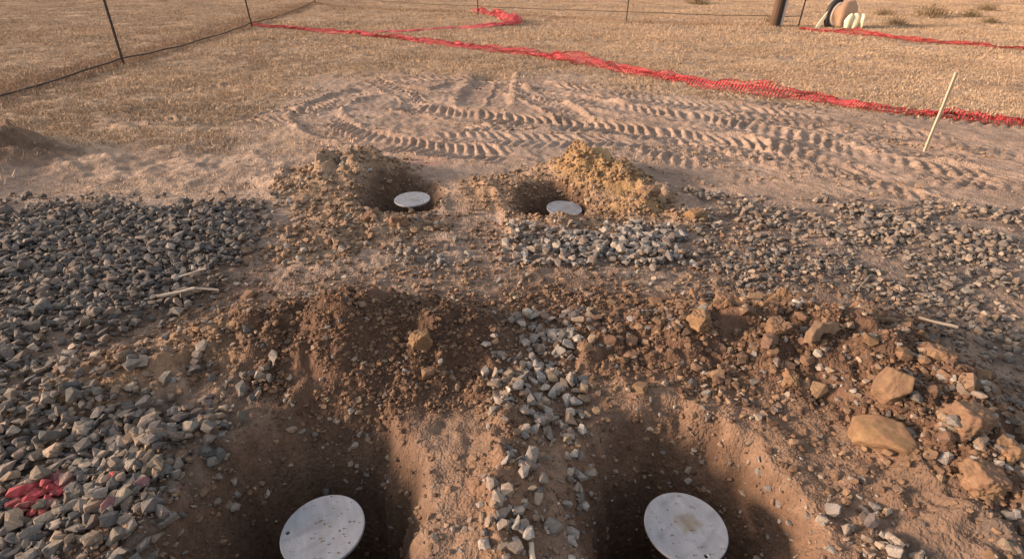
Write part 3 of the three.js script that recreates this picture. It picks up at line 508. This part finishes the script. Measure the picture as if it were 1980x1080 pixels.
// ---------------------------------------------------------------- sticks and the survey stake
function stick(name, a, b, r, mat, label) { // a rough four-sided stick between two points [x, d, height above ground]
  const A = new THREE.Vector3(a[0], H(a[0], a[1]) + a[2], -a[1]), B = new THREE.Vector3(b[0], H(b[0], b[1]) + b[2], -b[1]), L = A.distanceTo(B), g = new THREE.CylinderGeometry(r, r * .85, L, 5, 6); g.scale(1, 1, .55);
  const P = g.attributes.position; for (let i = 0; i < P.count; i++) { const k = P.getY(i) / L; P.setX(i, P.getX(i) * (1 + .2 * noise(k * 9 + L * 50, 3)) + r * .4 * noise(k * 4, L * 20)); } g.computeVertexNormals();
  const m = mesh(name, g, mat); m.position.copy(A).add(B).multiplyScalar(.5); m.quaternion.setFromUnitVectors(new THREE.Vector3(0, 1, 0), B.clone().sub(A).normalize()); return tag(m, label, 'stick');
}
const woodPale = std(lin(.55, .46, .36), .9), woodRaw = std(lin(.66, .53, .38), .85, { map: noiseTex(128, [[4, 1], [30, .6], [60, .6]], 31, .78, 1, true) });
stick('wood_splinter', [2.12, 2.34, .03], [2.26, 2.25, .035], .013, woodPale, 'pale wooden splinter lying where spoil heap meets flattened gravel');
stick('wood_splinter', [-1.95, 2.52, .05], [-1.78, 2.60, .055], .011, woodPale, 'pale short splinter with a broken end in the dark gravel bed');
stick('wood_splinter', [-1.80, 2.60, .06], [-1.66, 2.62, .06], .008, woodPale, 'thin pale twig touching the short splinter in the dark gravel bed');
stick('wood_splinter', [-1.98, 2.72, .05], [-1.83, 2.83, .055], .008, woodPale, 'thin brown twig lying among the dark gravel above the splinters');
stick('wood_splinter', [.06, 1.07, .01], [.065, .98, .015], .012, woodPale, 'short pale chip on the ridge at the bottom between the big pits');
stick('wood_splinter', [1.95, 2.62, .02], [2.12, 2.78, .03], .006, std(lin(.36, .28, .2), .9), 'thin grey twig lying on the flattened gravel');
{
  const x = 4.19, d = 5.41, g = new THREE.BoxGeometry(.036, .9, .014, 1, 6, 1); g.translate(0, .31, 0); const P = g.attributes.position;
  for (let i = 0; i < P.count; i++) { const y = P.getY(i); P.setX(i, P.getX(i) + .006 * noise(y * 3, 7)); if (y < -.0) P.setX(i, P.getX(i) * .5); } g.computeVertexNormals();
  const m = mesh('wooden_stake', g, woodRaw); m.position.set(x, H(x, d), -d); m.rotation.set(.02, .35, .0); tag(m, 'thin raw wooden stake standing alone in the dirt before the red netting', 'stake');
}

// ---------------------------------------------------------------- red plastic netting lying in the field
function netting(pts, halfW, height, label, seed, cell = .045) {
  const q = pts.map(p => new THREE.Vector3(p[0], p[2] ?? 1, p[1])), c = new THREE.CatmullRomCurve3(q), L = c.getLength(), n = Math.round(L / cell), rows = 18, pos = [], idx = [], grid = [];
  for (let i = 0; i <= n; i++) {
    const u = i / n, p = c.getPointAt(u), t = c.getTangentAt(u), lx = t.z, ld = -t.x, l = Math.hypot(lx, ld) || 1, s = u * L, k = p.y;
    for (let j = 0; j <= rows; j++) {
      const v = j / rows, o = ((v - .5) * 1.3 + .55 * noise(s * .7 + seed, v * 2.5 + seed) + .25 * noise(s * 2.3 + seed, v * 6)) * halfW * (.6 + .4 * k) + .06 * noise(s * .35 + seed, 5);
      const x = p.x + lx / l * o, d = p.z + ld / l * o, along = .03 * noise(s * 3 + seed, v * 5 + 9), e = Math.sin(v * Math.PI);
      const y = H(x, d) + .02 + height * k * Math.max(0, e * (.45 + .55 * noise(s * 1.1 + seed * 2, v * 3.3)) + .3 * noise(s * 3.1, v * 7 + seed));
      grid.push(new THREE.Vector3(x + t.x * along, y, -d - t.z * along));
    }
  }
  const at = (i, j) => grid[i * (rows + 1) + j], w = .0075, A = new THREE.Vector3(), B = new THREE.Vector3(), Dv = new THREE.Vector3(), Sd = new THREE.Vector3(), up = new THREE.Vector3(0, 1, 0);
  const strip = (a, b) => { Dv.subVectors(b, a).normalize(); Sd.crossVectors(Dv, up); if (Sd.lengthSq() < 1e-6) Sd.set(1, 0, 0); Sd.normalize().multiplyScalar(w); const k = pos.length / 3; for (const [P, s] of [[a, 1], [a, -1], [b, 1], [b, -1]]) pos.push(P.x + Sd.x * s, P.y + .003 * s, P.z + Sd.z * s); idx.push(k, k + 1, k + 2, k + 1, k + 3, k + 2); };
  for (let i = 0; i <= n; i++) for (let j = 0; j <= rows; j++) { if (i < n) strip(at(i, j), at(i + 1, j)); if (j < rows) strip(at(i, j), at(i, j + 1)); }
  const g = new THREE.BufferGeometry(); g.setAttribute('position', new THREE.Float32BufferAttribute(pos, 3)); g.setIndex(idx); g.computeVertexNormals();
  const m = mesh('safety_netting', g, new THREE.MeshStandardMaterial({ color: lin(.62, .10, .112), roughness: .65, side: THREE.DoubleSide })); return tag(m, label, 'netting');
}
netting([[-7.55, 17.5, .5], [-5.65, 16.66, .8], [-3.08, 14.65, .9], [-1.01, 12.72, .9], [.52, 11.6, 1.3], [1.2, 10.8, 1.5], [1.89, 10.0, 1.1], [3.17, 8.5, 1], [4.2, 7.7, .9], [4.55, 7.15, .4], [5.0, 6.85, .5], [5.35, 6.72, 1], [6.01, 6.42, .6], [7.2, 5.9, .5]], .25, .13, 'long run of crumpled red plastic netting along the edge of the tyre tracks', 3);
netting([[-1.27, 22.6, 1], [-.6, 20.8, .9], [.12, 18.6, 1.2], [.1, 18.2, 1.0], [-.6, 17.6, .25], [-1.6, 17.1, .2], [-3.7, 16.0, .2]], .32, .28, 'bunched red netting trailing from the thin fence post in the far field', 8);
netting([[7.9, 16.3, .7], [8.69, 15.4, 1], [9.1, 15.0, 1.2], [9.74, 13.9, .7], [11.13, 12.8, .5], [13, 11.6, .4]], .22, .13, 'strip of red netting lying at the foot of the utility pole', 14);

// ---------------------------------------------------------------- wire fence round the field
const steel = std(lin(.075, .06, .05), .8), blackPipe = std(lin(.05, .042, .036), .85), wireMat = std(lin(.09, .065, .045), .8);
function tPost(x, d, lean, h, label) {
  const g = group('fence_post'), sh = new THREE.Shape(); [[-.02, .003], [-.02, -.003], [-.003, -.003], [-.003, -.025], [.003, -.025], [.003, -.003], [.02, -.003], [.02, .003]].forEach(([a, b], i) => i ? sh.lineTo(a, b) : sh.moveTo(a, b));
  const geo = new THREE.ExtrudeGeometry(sh, { depth: h + .3, bevelEnabled: false }); geo.rotateX(-Math.PI / 2); geo.translate(0, -.3, 0); mesh('shaft', geo, steel, g);
  const studs = []; for (let y = .1; y < h - .05; y += .055) { const b = new THREE.BoxGeometry(.012, .014, .012); b.translate(0, y, .008); studs.push(b); } const st = mesh('studs', mergeGeometries(studs), steel, g); st.userData.kind = 'stuff';
  g.position.set(x, H(x, d), -d); g.rotation.set(lean[0], .3, lean[1]); tag(g, label, 'fence post', 'steel posts of the field fence'); return g;
}
tPost(-7.0, 10.4, [0, -.03], 1.13, 'dark steel fence post standing alone beside the black fence line');
tPost(-7.51, 17.21, [0, .03], 1.45, 'dark steel fence post where the long red netting starts');
tPost(-8.9, 27.5, [0, 0], 1.45, 'dark steel post at the corner of the field fence');
tPost(-1.2, 21.19, [0, 0], 1.45, 'dark steel fence post where the bunched red netting hangs');
tPost(3.58, 18.75, [0, -.02], 1.45, 'dark steel fence post between the bunched netting and the utility pole');
tPost(8.2, 17.07, [0, -.05], .85, 'short brown post beside the utility pole');
function line(name, pts, r, wob, mat, label, cat) {
  const v = []; for (let i = 0; i < pts.length - 1; i++) for (let k = 0; k < 12; k++) { const t = k / 12, x = mix(pts[i][0], pts[i + 1][0], t), d = mix(pts[i][1], pts[i + 1][1], t), h = mix(pts[i][2] + H(pts[i][0], pts[i][1]), pts[i + 1][2] + H(pts[i + 1][0], pts[i + 1][1]), t); v.push(new THREE.Vector3(x + wob * noise(d * .9, x * .7), h - .02 * Math.sin(t * Math.PI) + wob * noise(x * 1.3, d * 1.1), -d)); }
  const l = pts[pts.length - 1]; v.push(new THREE.Vector3(l[0], H(l[0], l[1]) + l[2], -l[1]));
  const g = new THREE.TubeGeometry(new THREE.CatmullRomCurve3(v), v.length * 6, r, 6); const P = g.attributes.position;
  return tag(mesh(name, g, mat), label, cat);
}
line('fence_hose', [[-7.0, 2.5, .08], [-7.03, 7.5, .06], [-7.03, 10.4, .10], [-7.2, 14, .08], [-7.53, 17.21, .11], [-8.1, 22, .08], [-8.9, 27.5, .11]], .014, .02, blackPipe, 'black hose strung low along the steel posts of the field fence', 'hose');
line('fence_wire', [[-8.9, 27.5, .3], [-5.2, 24.2, .28], [-1.2, 21.19, .3], [3.58, 18.75, .3], [7.4, 17.3, .28], [8.2, 17.07, .28]], .011, .02, wireMat, 'thin dark fence wire running low across the far field to the pole', 'wire');

// ---------------------------------------------------------------- utility pole and the things beside it
{
  const g = group('utility_pole'), x = 7.45, d = 17.0, r = rng(8);
  const pg = new THREE.CylinderGeometry(.09, .12, 9, 20, 40); pg.translate(0, 4.2, 0); const P = pg.attributes.position; for (let i = 0; i < P.count; i++) { const a = Math.atan2(P.getZ(i), P.getX(i)), k = 1 + .025 * noise(a * 3 + 9, P.getY(i) * .4); P.setX(i, P.getX(i) * k); P.setZ(i, P.getZ(i) * k); } pg.computeVertexNormals();
  const wt = noiseTex(256, [[8, 1], [60, 1], [120, .8]], 44, .5, 1, true); wt.repeat.set(2, .4);
  mesh('pole', pg, std(lin(.20, .125, .085), .9, { map: wt }), g);
  const cg = new THREE.CylinderGeometry(.035, .035, 2.6, 12); cg.translate(.135, 1.25, .04); mesh('conduit', cg, std(lin(.05, .05, .05), .6), g);
  const sg = new THREE.BoxGeometry(.07, 1.9, .02); sg.translate(.205, 1.02, .03); mesh('marker_strip', sg, std(lin(.62, .52, .46), .7), g);
  const mb = new THREE.BoxGeometry(.17, .30, .16, 2, 2, 2); mb.translate(.30, 1.22, .04); mesh('meter_box', mb, std(lin(.09, .085, .08), .6), g);
  const fb = new THREE.CylinderGeometry(.14, .17, .1, 18); fb.translate(.02, .0, 0); mesh('collar', fb, std(lin(.17, .11, .08), .95), g);
  g.position.set(x, H(x, d), -d); g.rotation.z = -.03; tag(g, 'thick brown wooden utility pole with black conduit and pale strip', 'utility pole');
}
{ // open end of a drum: black rim standing on edge with pale inner wall
  const x = 9.0, d = 16.9, g = group('plastic_drum');
  const ring = new THREE.TorusGeometry(.36, .075, 12, 40, Math.PI * 1.05); ring.rotateZ(Math.PI * .5); ring.scale(.8, 1, 1); mesh('rim', ring, std(lin(.018, .016, .015), .6), g);
  const inner = new THREE.TorusGeometry(.27, .05, 10, 36, Math.PI * .9); inner.rotateZ(Math.PI * .57); inner.scale(.8, 1, 1.6); inner.translate(.0, 0, .02); mesh('inner_wall', inner, std(lin(.70, .58, .48), .7), g);
  g.position.set(x + .1, H(x, d) + .34, -d); g.rotation.set(0, .25, -.18); tag(g, 'black curved rim with pale inner edge standing behind the red netting', 'drum');
}
{
  const g = polytope(5001, 4, 7, .5, .42, .5, 6, .1), m = mesh('tarp_bundle', g, std(lin(.46, .31, .21), .95)); m.scale.set(.72, 1.2, .7); m.position.set(9.52, H(9.5, 17.2) + .34, -17.25); m.rotation.z = -.2; tag(m, 'rounded tan bundle behind the cream bags by the utility pole', 'bundle');
  for (const [i, ox, hh, w] of [[0, 9.38, .36, .17], [1, 9.56, .40, .18], [2, 9.74, .36, .15]]) { const b = polytope(5100 + i, 3, 6, .5, .5, .5, 7, .06), k = mesh('cream_bag', b, std(lin(.82, .74, .52), .7)); k.scale.set(w * 1.35, hh * 1.3, .26); k.position.set(ox, H(ox, 16.7) + hh * .5, -16.7); k.rotation.z = -.12 + i * .05; tag(k, ['cream bag standing next to the black curved rim', 'middle one of three cream bags, the tallest', 'slim cream bag at the outer end of the three'][i], 'bag', 'cream bags by the netting'); }
  const lath = new THREE.BoxGeometry(.10, .62, .03); const P = lath.attributes.position; for (let i = 0; i < P.count; i++) if (P.getY(i) > 0) P.setX(i, P.getX(i) * .45 + .03); lath.computeVertexNormals();
  const m2 = mesh('pale_lath', lath, std(lin(.80, .70, .54), .8)); m2.position.set(8.72, H(8.7, 16.8) + .27, -16.8); m2.rotation.z = -.42; tag(m2, 'pale tapering lath leaning over beside the black curved rim', 'lath');
  const m3 = mesh('pale_lath', lath, m2.material); m3.position.set(9.02, H(9, 17.1) + .72, -17.1); m3.rotation.z = -.6; m3.scale.set(.35, .6, 1); tag(m3, 'thin pale strip sticking up above the black curved rim', 'lath');
}

// ---------------------------------------------------------------- dry grass and brush
function tuft(seed, n, spread, h0, h1, w) {
  const r = rng(seed), pos = [], nor = [];
  for (let i = 0; i < n; i++) {
    const a = r() * 6.283, q = spread * Math.sqrt(r()), x = Math.cos(a) * q, z = Math.sin(a) * q, t = r() * 6.283, h = mix(h0, h1, r() * r()), lean = h * (.5 + 1.3 * r()), b = r() * 6.283, ww = w * (.6 + .8 * r());
    const cx = Math.cos(b) * ww, cz = Math.sin(b) * ww, tx = x + Math.cos(t) * lean, tz = z + Math.sin(t) * lean;
    pos.push(x - cx, -.012, z - cz, x + cx, -.012, z + cz, tx, h, tz); for (let k = 0; k < 3; k++) nor.push(0, 1, 0);
  }
  const g = new THREE.BufferGeometry(); g.setAttribute('position', new THREE.Float32BufferAttribute(pos, 3)); g.computeVertexNormals(); return g;
}
{
  const r = rng(77), tufts = [], TU = []; for (let i = 0; i < 6; i++) TU.push(tuft(600 + i, 60, .24, .008, .04, .005));
  const add = (x, d, s, br, red = 0) => tufts.push({ x, d, y: H(x, d), s, rx: 0, ry: r() * 6.283, rz: 0, v: Math.floor(r() * 60), c: [.51 * br, (.38 - red) * br, (.262 - red) * br] });
  const want = (x, d) => { const m = {}; land(x, d, m); return m; };
  let tries = 0;
  while (tufts.length < 42000 && tries++ < 260000) {
    const d = 4.1 + 34 * Math.pow(r(), 1.5), x = (r() * 2 - 1) * (d * .86 + 1.4);
    if (d < 6.2 && x > -1.9) continue;
    const tz = inPoly('track', x, d, 1.1, .45 * noise(x * 1.3, d * 1.3) + .3 * noise(x * 4, d * 4) + .25); if (r() < tz * 1.15) continue;
    const k = .5 + .7 * noise(x * .7 + 11, d * 1.0) + .55 * noise(x * 2.6, d * 3.6); if (r() > k + .08 + (d > 10 ? .08 : 0)) continue;
    if (x < -1.9 && d < 6.2 && r() < sstep(6.4, 5.2, d) * .96) continue;
    add(x, d, (.55 + .6 * r() + (r() < .12 ? .7 : 0)) * (d > 14 ? 1.35 : 1), (r() < .2 ? .4 : .66) + .42 * r() + .15 * noise(x * .5, d * .5));
  }
  // browner growth along the fence lines
  for (let i = 0; i < 2600; i++) { const d = 6 + 22 * r(), x = -7.1 - (d > 12 ? (d - 12) * .11 : 0) - .1 - .8 * r() * r(); add(x, d, 1.1 + .9 * r(), .5 + .25 * r(), .03); }
  for (let i = 0; i < 900; i++) { const t = r(), x = mix(-8.9, 8.2, t), d = mix(27.2, 17.0, Math.pow(t, .8)) + .25 * (r() - .5); add(x, d, 1.2 + .9 * r(), .5 + .3 * r(), .03); }
  const gm = new THREE.MeshStandardMaterial({ color: 0xffffff, roughness: .9, side: THREE.DoubleSide });
  scatter('dry_grass', tufts, TU, gm, 'short dry straw coloured grass covering the field', 'grass');
}
{ const m = mesh('paper_scrap', hull(77, 14, .5, .25, .4, 2.5), std(lin(.8, .78, .74), .8)); m.scale.setScalar(.09); m.position.set(-20.4, H(-20.4, 23.1) + .05, -23.1); tag(m, 'tiny white scrap of litter in the field outside the fence', 'litter'); }
function brush(x, d, s, label) {
  const r = rng(Math.round(x * 100) + 7), pos = [], c = [];
  for (let i = 0; i < 700; i++) { const a = r() * 6.283, e = Math.acos(r()), q = .25 + .75 * r(), k = 1 + .3 * noise(a * 2, e * 2 + x), px = Math.sin(e) * Math.cos(a) * q * k, py = Math.cos(e) * q * .62 * k, pz = Math.sin(e) * Math.sin(a) * q * k, t = r() * 6.283, l = .07 + .1 * r(), up = .08 + .12 * r(); pos.push(px - Math.cos(t) * .018, py, pz - Math.sin(t) * .018, px + Math.cos(t) * .018, py, pz + Math.sin(t) * .018, px * (1 + l), py + up, pz * (1 + l)); }
  const g = new THREE.BufferGeometry(); g.setAttribute('position', new THREE.Float32BufferAttribute(pos, 3)); g.computeVertexNormals();
  const o = group('desert_shrub'); const crown = mesh('crown', g, std(lin(.20, .15, .085), .95, { side: THREE.DoubleSide }), o); crown.scale.setScalar(s);
  const st = []; for (let i = 0; i < 7; i++) { const q = new THREE.CylinderGeometry(.006, .014, .6, 4); q.translate(0, .28, 0); q.rotateZ((r() - .5) * 1.3); q.rotateX((r() - .5) * 1.3); st.push(q); } const sm = mesh('stems', mergeGeometries(st), std(lin(.13, .09, .06), .95), o); sm.scale.setScalar(s); sm.userData.kind = 'stuff';
  o.position.set(x, H(x, d), -d); tag(o, label, 'shrub', 'shrubs in the far dry field');
}
brush(13.2, 21.4, .42, 'low brown shrub in the dry field beyond the cream bags');
brush(14.1, 20.2, .62, 'widest low brown shrub in the dry field');
brush(15.4, 20.2, .42, 'low brown shrub, next after the widest one, in the dry field');
brush(11.5, 17.9, .4, 'faint low shrub just behind the red netting strip');
brush(17.9, 22.8, .45, 'low brown shrub at the outer edge of the dry field');
brush(14.7, 18.4, .3, 'tiny low shrub standing before the others in the field');
brush(8.3, 27.2, .6, 'dark low shrub in the field behind the utility pole');
brush(8.1, 18.6, .38, 'small dark shrub at the top of the short brown post');
renderer.render(scene, camera);
